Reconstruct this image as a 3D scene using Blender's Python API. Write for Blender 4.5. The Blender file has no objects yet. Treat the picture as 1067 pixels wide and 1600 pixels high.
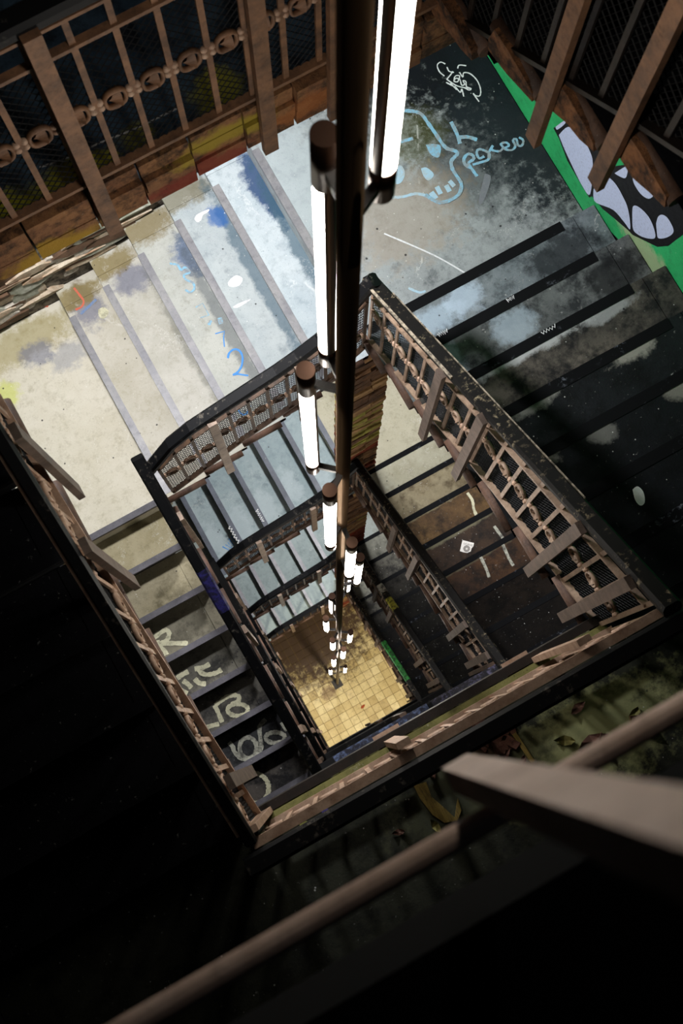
import bpy, math, random
import numpy as np
from mathutils import Matrix, Vector

SC = bpy.context.scene
COL = SC.collection
random.seed(7)

# ------------------------------------------------------------------ camera
F_PX = 2060.57
ROT = np.array([[0.8730945267985623, -0.4875202901098356, 0.005469369764092041],
                [-0.4799824713631078, -0.8614559095112937, -0.16586302527155733],
                [0.0855732111034641, 0.14218889794668077, -0.986133633359166]])   # world -> camera (x right, y down, z forward)
CAM = np.array([0.39233, 0.12218, 4.92202])
cam_d = bpy.data.cameras.new('camera')
cam = bpy.data.objects.new('camera', cam_d)
COL.objects.link(cam)
m = Matrix(np.vstack([np.hstack([(np.diag([1, -1, -1]) @ ROT).T, CAM[:, None]]), [0, 0, 0, 1]]).tolist())
cam.matrix_world = m
cam_d.sensor_fit = 'HORIZONTAL'
cam_d.sensor_width = 24.0
cam_d.lens = 24.0 * F_PX / 1067.0
cam_d.clip_start = 0.02
cam_d.clip_end = 100
cam_d.dof.use_dof = True
cam_d.dof.focus_distance = 6.3
cam_d.dof.aperture_fstop = 8.0
SC.camera = cam

# ------------------------------------------------------------------ world, exposure
w = bpy.data.worlds.new('world')
SC.world = w
w.use_nodes = True
w.node_tree.nodes['Background'].inputs[0].default_value = (0.55, 0.7, 1.0, 1)
w.node_tree.nodes['Background'].inputs[1].default_value = 0.004
SC.view_settings.view_transform = 'Standard'
SC.view_settings.look = 'None'
SC.view_settings.gamma = 1.0
SC.view_settings.use_curve_mapping = False
SC.view_settings.exposure = 0.14
TUBE_STRENGTH = 26.0
TUBE_COLOR = (1.0, 0.93, 0.84, 1)

# ------------------------------------------------------------------ helpers
def px_on(px, py, z=None, x=None, y=None):
    """the point of a real plane that the photograph shows at a pixel"""
    d = ROT.T @ np.array([(px - 533.5) / F_PX, (py - 800) / F_PX, 1.0])
    if z is not None: t = (z - CAM[2]) / d[2]
    elif x is not None: t = (x - CAM[0]) / d[0]
    else: t = (y - CAM[1]) / d[1]
    return CAM + t * d

def lin(hexs):
    h = hexs.lstrip('#')
    o = []
    for i in (0, 2, 4):
        c = int(h[i:i + 2], 16) / 255
        o.append(c / 12.92 if c <= 0.04045 else ((c + 0.055) / 1.055) ** 2.4)
    return (o[0], o[1], o[2], 1)

class MB:
    """mesh builder: collects shapes and links them as one mesh"""
    def __init__(s): s.v = []; s.f = []
    def add(s, vs, fs):
        o = len(s.v)
        s.v += [tuple(float(c) for c in p) for p in vs]
        s.f += [tuple(i + o for i in f) for f in fs]
        return s
    def box(s, x0, x1, y0, y1, z0, z1, fn=None):
        vs = [(x0, y0, z0), (x1, y0, z0), (x1, y1, z0), (x0, y1, z0), (x0, y0, z1), (x1, y0, z1), (x1, y1, z1), (x0, y1, z1)]
        if fn: vs = [fn(p) for p in vs]
        return s.add(vs, [(0, 3, 2, 1), (4, 5, 6, 7), (0, 1, 5, 4), (1, 2, 6, 5), (2, 3, 7, 6), (3, 0, 4, 7)])
    def bar(s, p, q, wdir, wid, th):
        """box from p to q, wid along wdir, th across"""
        p = Vector(p); q = Vector(q); a = (q - p).normalized()
        wv = Vector(wdir); wv = (wv - a * wv.dot(a)).normalized(); tv = a.cross(wv)
        vs = []
        for c in (p, q):
            for i, j in ((-1, -1), (1, -1), (1, 1), (-1, 1)):
                vs.append(c + wv * (i * wid / 2) + tv * (j * th / 2))
        return s.add(vs, [(0, 3, 2, 1), (4, 5, 6, 7), (0, 1, 5, 4), (1, 2, 6, 5), (2, 3, 7, 6), (3, 0, 4, 7)])
    def sweep(s, pts, prof, up=(0, 0, 1), closed=False):
        """sweep profile [(a,b)] (a sideways, b along up) along pts"""
        n = len(pts); k = len(prof); vs = []
        P = [Vector(p) for p in pts]
        for i in range(n):
            if closed: t = P[(i + 1) % n] - P[(i - 1) % n]
            else: t = P[min(i + 1, n - 1)] - P[max(i - 1, 0)]
            t.normalize(); u = Vector(up); u = (u - t * u.dot(t)).normalized(); sd = t.cross(u)
            for a, b in prof: vs.append(P[i] + sd * a + u * b)
        fs = []
        for i in range(n if closed else n - 1):
            j = (i + 1) % n
            for c in range(k):
                d = (c + 1) % k
                fs.append((i * k + c, j * k + c, j * k + d, i * k + d))
        if not closed:
            fs.append(tuple(range(k))); fs.append(tuple(reversed(range((n - 1) * k, n * k))))
        return s.add(vs, fs)
    def cyl(s, p, q, r, n=12, r2=None):
        p = Vector(p); q = Vector(q); a = (q - p).normalized()
        u = Vector((1, 0, 0)) if abs(a.x) < .9 else Vector((0, 1, 0)); u = (u - a * u.dot(a)).normalized(); v = a.cross(u)
        r2 = r if r2 is None else r2
        vs = []
        for c, rr in ((p, r), (q, r2)):
            for i in range(n):
                t = 2 * math.pi * i / n
                vs.append(c + u * rr * math.cos(t) + v * rr * math.sin(t))
        fs = [(i, (i + 1) % n, n + (i + 1) % n, n + i) for i in range(n)] + [tuple(reversed(range(n))), tuple(range(n, 2 * n))]
        return s.add(vs, fs)
    def ball(s, c, r, n=8, m=5):
        vs = [(c[0], c[1], c[2] - r)]
        for j in range(1, m):
            a = math.pi * j / m
            for i in range(n):
                t = 2 * math.pi * i / n
                vs.append((c[0] + r * math.sin(a) * math.cos(t), c[1] + r * math.sin(a) * math.sin(t), c[2] - r * math.cos(a)))
        vs.append((c[0], c[1], c[2] + r)); L = len(vs) - 1; fs = []
        for i in range(n):
            fs.append((0, 1 + (i + 1) % n, 1 + i))
            for j in range(m - 2):
                fs.append((1 + j * n + i, 1 + j * n + (i + 1) % n, 1 + (j + 1) * n + (i + 1) % n, 1 + (j + 1) * n + i))
            fs.append((1 + (m - 2) * n + i, 1 + (m - 2) * n + (i + 1) % n, L))
        return s.add(vs, fs)
    def prism(s, poly, z0, z1):
        n = len(poly)
        vs = [(p[0], p[1], z0) for p in poly] + [(p[0], p[1], z1) for p in poly]
        return s.add(vs, [(i, (i + 1) % n, n + (i + 1) % n, n + i) for i in range(n)] + [tuple(reversed(range(n))), tuple(range(n, 2 * n))])
    def mesh(s, name, smooth=False):
        me = bpy.data.meshes.new(name)
        me.from_pydata(s.v, [], s.f)
        me.update()
        if smooth:
            for p in me.polygons: p.use_smooth = len(p.vertices) == 4
        me.materials.append(None)
        return me

def place(name, me, material, parent=None, loc=(0, 0, 0), rot=None, kind=None):
    o = bpy.data.objects.new(name, me)
    COL.objects.link(o)
    o.location = loc
    if rot: o.rotation_euler = rot
    if parent: o.parent = parent
    o.material_slots[0].link = 'OBJECT'
    o.material_slots[0].material = material
    if kind: o['kind'] = kind
    return o
def build(name, mb, material, parent=None, loc=(0, 0, 0), rot=None, kind=None, smooth=False):
    return place(name, mb.mesh(name, smooth), material, parent, loc, rot, kind)
def tag(o, label, cat, group=None):
    o['label'] = label; o['category'] = cat
    if group: o['group'] = group
    return o
def thing(name, label, cat, loc=(0, 0, 0), group=None):
    o = bpy.data.objects.new(name, None); COL.objects.link(o)
    o.location = loc; o.empty_display_size = .1
    return tag(o, label, cat, group)

# ------------------------------------------------------------------ materials
MATS = {}
def nodes_of(name):
    mt = bpy.data.materials.new(name); mt.use_nodes = True
    nt = mt.node_tree
    return mt, nt, nt.nodes['Principled BSDF']
def N(nt, t, **kw):
    n = nt.nodes.new(t)
    for k, v in kw.items():
        if k.startswith('i_'): n.inputs[int(k[2:])].default_value = v
        else: setattr(n, k, v)
    return n
def ramp(nt, src, a, b, ca=(0, 0, 0, 1), cb=(1, 1, 1, 1)):
    r = N(nt, 'ShaderNodeValToRGB')
    r.color_ramp.elements[0].position = a; r.color_ramp.elements[0].color = ca
    r.color_ramp.elements[1].position = b; r.color_ramp.elements[1].color = cb
    nt.links.new(src, r.inputs[0]); return r.outputs[0]
def mix(nt, fac, a, b):
    x = N(nt, 'ShaderNodeMix', data_type='RGBA')
    if hasattr(fac, 'links'): nt.links.new(fac, x.inputs[0])
    else: x.inputs[0].default_value = fac
    for v, i in ((a, 6), (b, 7)):
        if hasattr(v, 'links'): nt.links.new(v, x.inputs[i])
        else: x.inputs[i].default_value = v
    return x.outputs[2]
def math_(nt, op, a, b=None, clamp=False):
    x = N(nt, 'ShaderNodeMath', operation=op); x.use_clamp = clamp
    for v, i in ((a, 0), (b, 1)):
        if v is None: continue
        if hasattr(v, 'links'): nt.links.new(v, x.inputs[i])
        else: x.inputs[i].default_value = v
    return x.outputs[0]
def noise(nt, pos, scale, detail=5, rough=.6, off=0.0, stretch=None):
    mp = N(nt, 'ShaderNodeMapping'); nt.links.new(pos, mp.inputs[0])
    mp.inputs[1].default_value = (off, off * 1.7, off * .6)
    if stretch: mp.inputs[3].default_value = stretch
    n = N(nt, 'ShaderNodeTexNoise'); n.inputs['Scale'].default_value = scale
    n.inputs['Detail'].default_value = detail; n.inputs['Roughness'].default_value = rough
    nt.links.new(mp.outputs[0], n.inputs['Vector'])
    return n.outputs[0]
def surface(name, base, alt, dark='#15171c', dark_amt=.25, rough=.62, bump=.25, stains=(), seed=0.0, scale=1.0, metal=0.0, speck=.5, stretch=None, spec=.4, spots=False):
    """worn painted or bare surface: two tones, grime blotches, specks, and patches of stain, painted light or painted shade with their own shape (cx, cy, cz, rx, ry, rz, colour, strength)"""
    if name in MATS: return MATS[name]
    mt, nt, bs = nodes_of(name)
    g = N(nt, 'ShaderNodeNewGeometry'); pos = g.outputs['Position']
    n1 = noise(nt, pos, 3.2 * scale, 6, .65, seed, stretch)
    col = mix(nt, ramp(nt, n1, .36, .66), lin(base), lin(alt))
    n2 = noise(nt, pos, 7.5 * scale, 8, .72, seed + 3.3, stretch)
    a = .66 - .42 * dark_amt
    dk = ramp(nt, n2, a, a + .16)
    dk = math_(nt, 'MULTIPLY', dk, min(1, .35 + dark_amt))
    col = mix(nt, dk, col, lin(dark))
    n3 = noise(nt, pos, 120 * scale, 3, .6, seed + 9.1)
    sp = math_(nt, 'MULTIPLY', ramp(nt, n3, .62, .72), speck)
    col = mix(nt, sp, col, lin(dark))
    n4 = noise(nt, pos, 55 * scale, 4, .6, seed + 5.7)
    hi = math_(nt, 'MULTIPLY', ramp(nt, n4, .66, .8), .35)
    col = mix(nt, hi, col, lin('#e6e6e0'))
    n5 = noise(nt, pos, 19 * scale, 7, .75, seed + 7.7, stretch)
    col = mix(nt, math_(nt, 'MULTIPLY', ramp(nt, n5, .50, .74), .42), col, lin(dark))
    if stains:
        nd = noise(nt, pos, 13, 8, .72, seed + 1.2)
        nd = math_(nt, 'SUBTRACT', nd, .5)
        nd = math_(nt, 'MULTIPLY', nd, 1.9)
    for (cx, cy, cz, rx, ry, rz, c, st) in stains:
        mp = N(nt, 'ShaderNodeMapping'); mp.vector_type = 'POINT'
        mp.inputs[1].default_value = (-cx / rx, -cy / ry, -cz / rz); mp.inputs[3].default_value = (1 / rx, 1 / ry, 1 / rz)
        nt.links.new(pos, mp.inputs[0])
        ln = N(nt, 'ShaderNodeVectorMath', operation='LENGTH'); nt.links.new(mp.outputs[0], ln.inputs[0])
        d = math_(nt, 'ADD', ln.outputs['Value'], nd)
        f = ramp(nt, d, .55, .98, (1, 1, 1, 1), (0, 0, 0, 1))
        col = mix(nt, math_(nt, 'MULTIPLY', f, st), col, lin(c))
    if spots:
        for sc_, th_, c_, k_ in ((16, .10, '#1d1d1e', .85), (27, .09, '#e4e4de', .5)):
            vo = N(nt, 'ShaderNodeTexVoronoi'); vo.inputs['Scale'].default_value = sc_
            ds = noise(nt, pos, 40, 3, .6, seed + sc_)
            mp = N(nt, 'ShaderNodeMapping'); mp.inputs[1].default_value = (seed, seed * .7, sc_)
            nt.links.new(pos, mp.inputs[0]); nt.links.new(mp.outputs[0], vo.inputs['Vector'])
            dd = math_(nt, 'ADD', vo.outputs['Distance'], math_(nt, 'MULTIPLY', math_(nt, 'SUBTRACT', ds, .5), .16))
            sep = N(nt, 'ShaderNodeSeparateColor'); nt.links.new(vo.outputs['Color'], sep.inputs[0])
            on = math_(nt, 'GREATER_THAN', sep.outputs[0], .62)
            col = mix(nt, math_(nt, 'MULTIPLY', math_(nt, 'MULTIPLY', ramp(nt, dd, th_ * .7, th_, (1, 1, 1, 1), (0, 0, 0, 1)), on), k_), col, lin(c_))
        wv = N(nt, 'ShaderNodeTexVoronoi'); wv.feature = 'DISTANCE_TO_EDGE'; wv.inputs['Scale'].default_value = 1.3
        wd2 = noise(nt, pos, 5, 6, .7, seed + 2.2)
        av = N(nt, 'ShaderNodeVectorMath', operation='ADD'); nt.links.new(pos, av.inputs[0]); nt.links.new(wd2, av.inputs[1])
        nt.links.new(av.outputs[0], wv.inputs['Vector'])
        cr = math_(nt, 'MULTIPLY', ramp(nt, wv.outputs['Distance'], .002, .006, (1, 1, 1, 1), (0, 0, 0, 1)), ramp(nt, n1, .5, .56))
        if lin(base)[1] > .15: col = mix(nt, math_(nt, 'MULTIPLY', cr, .4), col, lin('#e8e8e2'))
    nt.links.new(col, bs.inputs['Base Color'])
    bs.inputs['Metallic'].default_value = metal
    rr = math_(nt, 'ADD', math_(nt, 'MULTIPLY', n2, .3), rough - .15)
    nt.links.new(rr, bs.inputs['Roughness'])
    bs.inputs['Specular IOR Level'].default_value = spec
    bp = N(nt, 'ShaderNodeBump'); bp.inputs['Strength'].default_value = bump; bp.inputs['Distance'].default_value = .01
    nt.links.new(math_(nt, 'ADD', n2, math_(nt, 'MULTIPLY', n3, .4)), bp.inputs['Height'])
    nt.links.new(bp.outputs[0], bs.inputs['Normal'])
    MATS[name] = mt
    return mt
def plain(name, c, rough=.6, metal=0.0, scratch=None, amt=.3, emit=None):
    if name in MATS: return MATS[name]
    mt, nt, bs = nodes_of(name)
    g = N(nt, 'ShaderNodeNewGeometry')
    col = lin(c)
    if scratch:
        n = noise(nt, g.outputs['Position'], 38, 6, .7, len(name) * .37)
        n2 = noise(nt, g.outputs['Position'], 6, 3, .6, len(name) * .91)
        f = math_(nt, 'MULTIPLY', ramp(nt, n, .55, .66), ramp(nt, n2, .62 - amt * .5, .72 - amt * .4))
        nt.links.new(mix(nt, f, col, lin(scratch)), bs.inputs['Base Color'])
    else: bs.inputs['Base Color'].default_value = col
    bs.inputs['Roughness'].default_value = rough; bs.inputs['Metallic'].default_value = metal
    if emit:
        bs.inputs['Emission Color'].default_value = TUBE_COLOR; bs.inputs['Emission Strength'].default_value = emit
    MATS[name] = mt
    return mt

M_IRON = surface('rusty_iron', '#8a6448', '#5a4130', '#120d0b', .25, .55, .3, scale=4, speck=.3)
M_IRON_MID = surface('brown_black_iron', '#5e4735', '#34271e', '#0d0a08', .25, .55, .3, scale=4, speck=.3)  # darker copy of the railing iron, shade painted into its tone
M_IRON_TAN = surface('tan_lit_iron', '#a08873', '#6d5847', '#1c1511', .25, .5, .2, scale=3)  # lighter copy of the railing iron, lamplight painted into its tone
M_IRON_PALE = surface('pale_lit_worn_iron', '#c2a58e', '#967660', '#2a1f18', .12, .5, .2, scale=4, speck=.3)  # palest railing iron, lamplight painted in; also serves a worn edge
M_IRON_DARK = surface('black_painted_iron', '#15120f', '#241a14', '#050506', .2, .5, .2, scale=5, speck=.2)
M_WIRE = plain('dark_mesh_wire', '#16171a', .7, 0)
M_WIRE_BLACK = plain('black_mesh_wire', '#060607', .9, 0)
M_FLAT_BLACK = plain('soot_black', '#060607', .97, 0)  # flat black, not soot, puts the missing light on the camera landing into colour
M_FORE = surface('pale_foreground_iron', '#d8bfae', '#b99c88', '#4a3a30', .12, .6, .1, scale=3, speck=.1)
M_HAND = plain('black_scuffed_handrail', '#0a0b0d', .6, 0, '#5a554d', .25)
M_HAND.node_tree.nodes['Principled BSDF'].inputs['Specular IOR Level'].default_value = .2
M_HAND_WORN = plain('worn_handrail_paint', '#0e0d0c', .6, 0, '#8d8168', .35)
M_HAND_WORN.node_tree.nodes['Principled BSDF'].inputs['Specular IOR Level'].default_value = .2
M_POST = surface('grey_brown_post', '#75655a', '#54483f', '#1c1613', .2, .55, .2, scale=4)  # post tone darkened to paint in the shade the posts stand in
M_TRIM = surface('brown_tread_edge', '#63493a', '#3a2a22', '#120d0b', .25, .6, .4, scale=3)
M_BRONZE = plain('dark_bronze_metal', '#3c2a20', .34, .85)
M_POLE = plain('dark_bronze_pole', '#5f4b36', .42, .75)
M_TUBE = plain('lit_diffuser', '#ffffff', .4, 0, None, 0, TUBE_STRENGTH)
M_RISER = surface('black_riser', '#101114', '#1b1c20', '#050506', .3, .7, .2)  # black tone paints in the shade on the riser faces
M_BLACK = surface('mottled_black', '#090a0c', '#101115', '#030304', .3, .8, .3, spec=.1)  # near-black mottled tone for upper flights and undersides
M_STEEL = surface('worn_steel_nosing', '#8d8c8c', '#737378', '#1c1d22', .12, .45, .15, scale=2, metal=.1)
M_NOSE_BLACK = plain('black_nosing', '#0a0b0d', .8, 0, '#6a6f78', .1)
M_NOSE_BLACK.node_tree.nodes['Principled BSDF'].inputs['Specular IOR Level'].default_value = .12
M_FLAT_BLACK.node_tree.nodes['Principled BSDF'].inputs['Specular IOR Level'].default_value = .05
M_STEEL_DIM = surface('dim_steel_nosing', '#5c5a60', '#434148', '#17171a', .15, .6, .15, scale=2)

# levels
R_ = .175                      # riser
H = 22 * R_                    # storey
GY, GX = .2527, .248           # goings
XW, XE, YN = .20, 1.455, 1.70  # well edges
XO, YO, XL, YF = 2.77, 3.08, -1.12, -1.60   # outer walls

# ------------------------------------------------------------------ walls
def wall(name, x0, x1, y0, y1, z0, z1, mat):
    o = build(name, MB().box(x0, x1, y0, y1, z0, z1), mat); o['kind'] = 'structure'; return o
Z0, Z1 = -4 * H, 5.4
m_back = surface('peeling_plaster', '#6e6357', '#9a9284', '#241a14', .55, .8, .9, scale=1.8, seed=2,
                 stains=[(.2, 3.08, -1.3, .5, .3, .3, '#4c5a45', .6), (1.3, 3.08, -1.2, .4, .3, .3, '#5c4a2a', .7)])
m_dark = surface('dark_wall', '#15161a', '#1f1f22', '#08080a', .35, .85, .4, seed=4)  # plain dark mottled tone for the outer walls
m_green = surface('green_painted_wall', '#1f9a54', '#2fae66', '#0d1a16', .12, .6, .4, seed=5, speck=.5,
                  stains=[(2.77, 1.3, -1.0, .3, .5, .13, '#b9ad90', .55)])
wall_back = wall('wall_back', XL - .2, XO + .2, YO, YO + .2, Z0, Z1, m_back)
wall_right = wall('wall_right', XO, XO + .2, YF, YO, Z0, Z1, m_dark)
wall('wall_left', XL - .2, XL, YF, YO, Z0, Z1, m_dark)
wall('wall_front', XL - .2, XO + .2, YF - .2, YF, Z0, Z1, m_dark)

# green dado on the right wall along the first landing and flight below
gp = [(YO, -1.4), (YO, .6), (-.6, .9), (-.6, -.15), (1.72, -1.30), (1.74, -1.4)]
mb = MB(); n = len(gp)
mb.add([(XO - .006, y, z) for y, z in gp] + [(XO, y, z) for y, z in gp],
       [tuple(range(n)), tuple(reversed(range(n, 2 * n)))] + [(i, n + i, n + (i + 1) % n, (i + 1) % n) for i in range(n)])
build('paint_coat', mb, m_green, wall_right)

# flakes of plaster on the back wall above the left landing
flake_m = [surface('plaster_flake_%d' % i, a, b, '#1d1611', .25, .8, .5, scale=3, seed=i) for i, (a, b) in
           enumerate((('#cfc7b8', '#9a9080'), ('#6d523d', '#43301f'), ('#b9b8a8', '#7d806c'), ('#d2c5ae', '#a07a58')))]
rf = random.Random(3)
for i in range(290):
    x = rf.uniform(-.75, 1.55); z = -2.4 + max(0, (x - .1)) * .7 + rf.uniform(.05, 1.25)
    k = rf.randint(5, 8); rx, rz = rf.uniform(.05, .22), rf.uniform(.02, .07); th = rf.uniform(.008, .03); ph = rf.uniform(0, 6)
    ring = [(x + rx * rf.uniform(.6, 1.2) * math.cos(ph + 2 * math.pi * j / k), z + rz * rf.uniform(.6, 1.2) * math.sin(ph + 2 * math.pi * j / k)) for j in range(k)]
    tilt = rf.uniform(-.03, .03)
    vs = [(p, YO - th + tilt * (q - z) / .1, q) for p, q in ring] + [(p, YO + .01, q) for p, q in ring]
    build('plaster_flake', MB().add(vs, [tuple(reversed(range(k))), tuple(range(k, 2 * k))] + [(j, (j + 1) % k, k + (j + 1) % k, k + j) for j in range(k)]),
          flake_m[rf.randrange(4)], wall_back)

# ------------------------------------------------------------------ ground floor with tiles
floor = build('floor', MB().box(XL, XO, YF, YO, Z0 - .2, Z0 - .004), surface('tile_grout', '#7a6234', '#5f4c2a', '#2a2012', .3, .8)); floor['kind'] = 'structure'
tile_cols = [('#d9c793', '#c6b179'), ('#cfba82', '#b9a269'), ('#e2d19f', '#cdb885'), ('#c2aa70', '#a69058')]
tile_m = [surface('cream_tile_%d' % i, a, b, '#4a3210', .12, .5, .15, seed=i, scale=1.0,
                  stains=[(.75, 1.65, Z0, 1.25, 1.0, 1, '#3c230d', .97), (.62, .72, Z0, .16, .14, 1, '#5a3210', .6)]) for i, (a, b) in enumerate(tile_cols)]  # the large dark brown patch is shade painted on the tiles
TS = .127
tile_me = MB().box(-TS / 2 + .003, TS / 2 - .003, -TS / 2 + .003, TS / 2 - .003, -.004, .004).mesh('tile')
rt = random.Random(11)
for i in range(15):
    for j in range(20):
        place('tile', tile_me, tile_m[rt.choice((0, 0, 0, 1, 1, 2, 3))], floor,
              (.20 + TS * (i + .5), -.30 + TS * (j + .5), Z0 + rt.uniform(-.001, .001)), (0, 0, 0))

# ------------------------------------------------------------------ stair flights
MESH = {}
def step_parts(par, O, a, wd, i, s, z, W, g, m_tr, m_nose, m_ris=None, nose_in=.02, tread=True, trim=True, nose_w=.035, lip=.003):
    """one step of a flight: O well-side origin at the first nosing, a climbing direction, wd direction away from the well"""
    def Q(p): return (O[0] + a[0] * p[0] + wd[0] * p[1], O[1] + a[1] * p[0] + wd[1] * p[1], p[2])
    fl = (a[0] * wd[1] - a[1] * wd[0]) < 0
    def bx(*c):
        mb = MB().box(*c, fn=Q)
        if fl: mb.f = [tuple(reversed(f)) for f in mb.f]
        return mb
    t = None
    if tread:
        mb = bx(s, s + g + .015, .0, .125, z - .05, z)          # end block by the well
        for q in (bx(s, s + g + .015, .129, W - .125, z - .05, z), bx(s, s + g + .015, W - .121, W, z - .05, z), bx(s + .004, s + g + .015, .0, W, z - .05, z - .004)):
            mb.add(q.v, q.f)
        t = build('tread', mb, m_tr, par)
        if trim:
            c0 = Q((s - .004, -.004, z - .03)); c1 = Q((s + g - .02, -.004, z - .03))
            prof = [(.026 * math.cos(2 * math.pi * k / 10), .03 * math.sin(2 * math.pi * k / 10)) for k in range(10)]
            build('edge_trim', MB().sweep([c0, c1], prof), M_TRIM, t, smooth=True)
    mb = bx(s + .018, s + .045, .0, W, z - R_, z - .048)
    build('riser', mb, m_ris or M_RISER, par)
    mb = bx(s - .006, s + nose_w, nose_in, W - .19, z - .03, z + lip)
    build('nosing_strip', mb, m_nose, t or par)
    return t

def flight(label, O, a, wd, n, g, W, z0, mats, noses, ris=None, nose_w=.035, first=0, group='stair flights around the well'):
    f = thing('stair_flight', label, 'stairs', (0, 0, 0), group)
    f.location = (O[0], O[1], z0)
    Ol = (0, 0); tr = []
    for i in range(n):
        tr.append(step_parts(f, Ol, a, wd, i, i * g, (i + 1) * R_, W, g, mats[min(i, len(mats) - 1)], noses, ris, tread=i < n - 1, nose_w=nose_w))
    # sloping underside
    def Q(s, t, z): return (a[0] * s + wd[0] * t, a[1] * s + wd[1] * t, z)
    sl = R_ / g
    vs = []
    for dz in (-.08, -.2):
        for s, t in ((.03, .12), (n * g - .2, .12), (n * g - .2, W), (.03, W)): vs.append(Q(s, t, s * sl + dz))
    fs = [(0, 1, 2, 3), (7, 6, 5, 4), (0, 4, 5, 1), (1, 5, 6, 2), (2, 6, 7, 3), (3, 7, 4, 0)]
    build('soffit', MB().add(vs, fs), M_BLACK, f)
    return f, tr

def conc(name, base, alt, dark='#1a1c20', amt=.2, **k):
    k.setdefault('spec', .2); k.setdefault('spots', True)
    return surface(name, base, alt, dark, amt, **k)

# first turn below the camera ------------------------------------------------
tl1 = [conc('tread_cream', '#c0bcae', '#b0ab9a', '#857a55', .2, seed=1, stains=[(.33, 2.9, -2.27, .12, .18, 1, '#474f72', .6), (.3, 2.98, -2.27, .2, .09, 1, '#7a6a30', .8)]),
       conc('tread_cream_gray', '#bcbab0', '#aba99d', '#7d775f', .2, seed=2, stains=[(.62, 2.86, -2.1, .14, .12, 1, '#474f70', .6), (.55, 2.98, -2.1, .25, .09, 1, '#75652c', .8), (.72, 2.4, -2.1, .05, .5, 1, '#55584f', .5)]),  # dark strips before the next riser, here and below, are painted shade
       conc('tread_pale_gray', '#b4b6ae', '#a1a49e', '#6b6a58', .22, seed=3, stains=[(.8, 3.0, -1.92, .3, .1, 1, '#75663a', .8), (.95, 2.75, -1.92, .09, .16, 1, '#2d4f7c', .7), (.94, 2.3, -1.92, .05, .7, 1, '#4b545a', .6)]),
       conc('tread_gray_blue', '#aeb6b6', '#9ba5a8', '#59656a', .22, seed=4, stains=[(1.05, 3.0, -1.75, .3, .09, 1, '#6d6340', .7), (1.2, 2.4, -1.75, .05, .8, 1, '#3a5666', .7), (1.17, 2.8, -1.75, .06, .09, 1, '#235a9a', .8)]),
       conc('tread_blue_white', '#b9c2c4', '#a5b1b6', '#4d606c', .2, seed=5, stains=[(1.44, 2.78, -1.575, .09, .3, 1, '#163a64', .9), (1.44, 2.3, -1.575, .05, .7, 1, '#33505f', .75)])]
f_tl1, t_tl1 = flight('pale concrete flight of six steps beside the cream landing, blue numbers on one tread',
                (.216, YN), (1, 0), (0, 1), 6, GX, YO - YN - .006, -2.45, tl1, M_STEEL)
tr1 = [conc('tread_gray_smudge', '#7d8588', '#5d666a', '#20262a', .45, seed=6, stains=[(1.75, 1.62, -1.2, .2, .08, 1, '#a9bccb', .6), (1.95, 1.64, -1.2, .12, .1, 1, '#aebfce', .7), (2.5, 1.6, -1.2, .25, .12, 1, '#101317', .8)]),  # treads step darker up the flight, light fall-off painted in with the grime
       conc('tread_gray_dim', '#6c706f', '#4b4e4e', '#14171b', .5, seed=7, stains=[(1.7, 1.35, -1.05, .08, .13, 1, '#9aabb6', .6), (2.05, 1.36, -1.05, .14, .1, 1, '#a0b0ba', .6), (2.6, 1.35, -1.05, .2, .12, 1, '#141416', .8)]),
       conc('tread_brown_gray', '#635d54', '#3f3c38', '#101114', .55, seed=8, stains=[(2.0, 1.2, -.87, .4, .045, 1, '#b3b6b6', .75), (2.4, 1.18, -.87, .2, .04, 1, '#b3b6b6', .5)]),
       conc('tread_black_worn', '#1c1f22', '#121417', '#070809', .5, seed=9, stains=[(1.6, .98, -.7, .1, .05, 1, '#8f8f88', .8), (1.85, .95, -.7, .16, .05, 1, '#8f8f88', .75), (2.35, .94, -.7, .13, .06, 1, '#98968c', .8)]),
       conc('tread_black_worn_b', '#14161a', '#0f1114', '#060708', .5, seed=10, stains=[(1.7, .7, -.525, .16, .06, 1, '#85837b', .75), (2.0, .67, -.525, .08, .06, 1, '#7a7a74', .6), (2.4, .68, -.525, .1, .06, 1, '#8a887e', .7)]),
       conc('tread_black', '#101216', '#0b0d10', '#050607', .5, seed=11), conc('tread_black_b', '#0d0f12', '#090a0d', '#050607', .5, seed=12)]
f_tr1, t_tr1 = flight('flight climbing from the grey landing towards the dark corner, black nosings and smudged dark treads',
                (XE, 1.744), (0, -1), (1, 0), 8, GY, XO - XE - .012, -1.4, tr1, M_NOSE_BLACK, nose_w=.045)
lb1 = [conc('tread_lb_%d' % i, a, b, d, am, seed=20 + i) for i, (a, b, d, am) in enumerate((  # treads step darker down the flight, loss of light painted into them
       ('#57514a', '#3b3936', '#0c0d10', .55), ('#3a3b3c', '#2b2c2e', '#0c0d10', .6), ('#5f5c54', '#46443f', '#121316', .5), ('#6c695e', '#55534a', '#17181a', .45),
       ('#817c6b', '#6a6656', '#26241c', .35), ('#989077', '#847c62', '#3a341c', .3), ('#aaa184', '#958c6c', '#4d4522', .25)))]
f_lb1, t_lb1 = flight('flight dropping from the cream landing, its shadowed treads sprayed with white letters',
                (XW, -.036), (0, 1), (-1, 0), 8, GY, 1.31, -3.85, lb1, M_STEEL_DIM, nose_w=.03)

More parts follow.
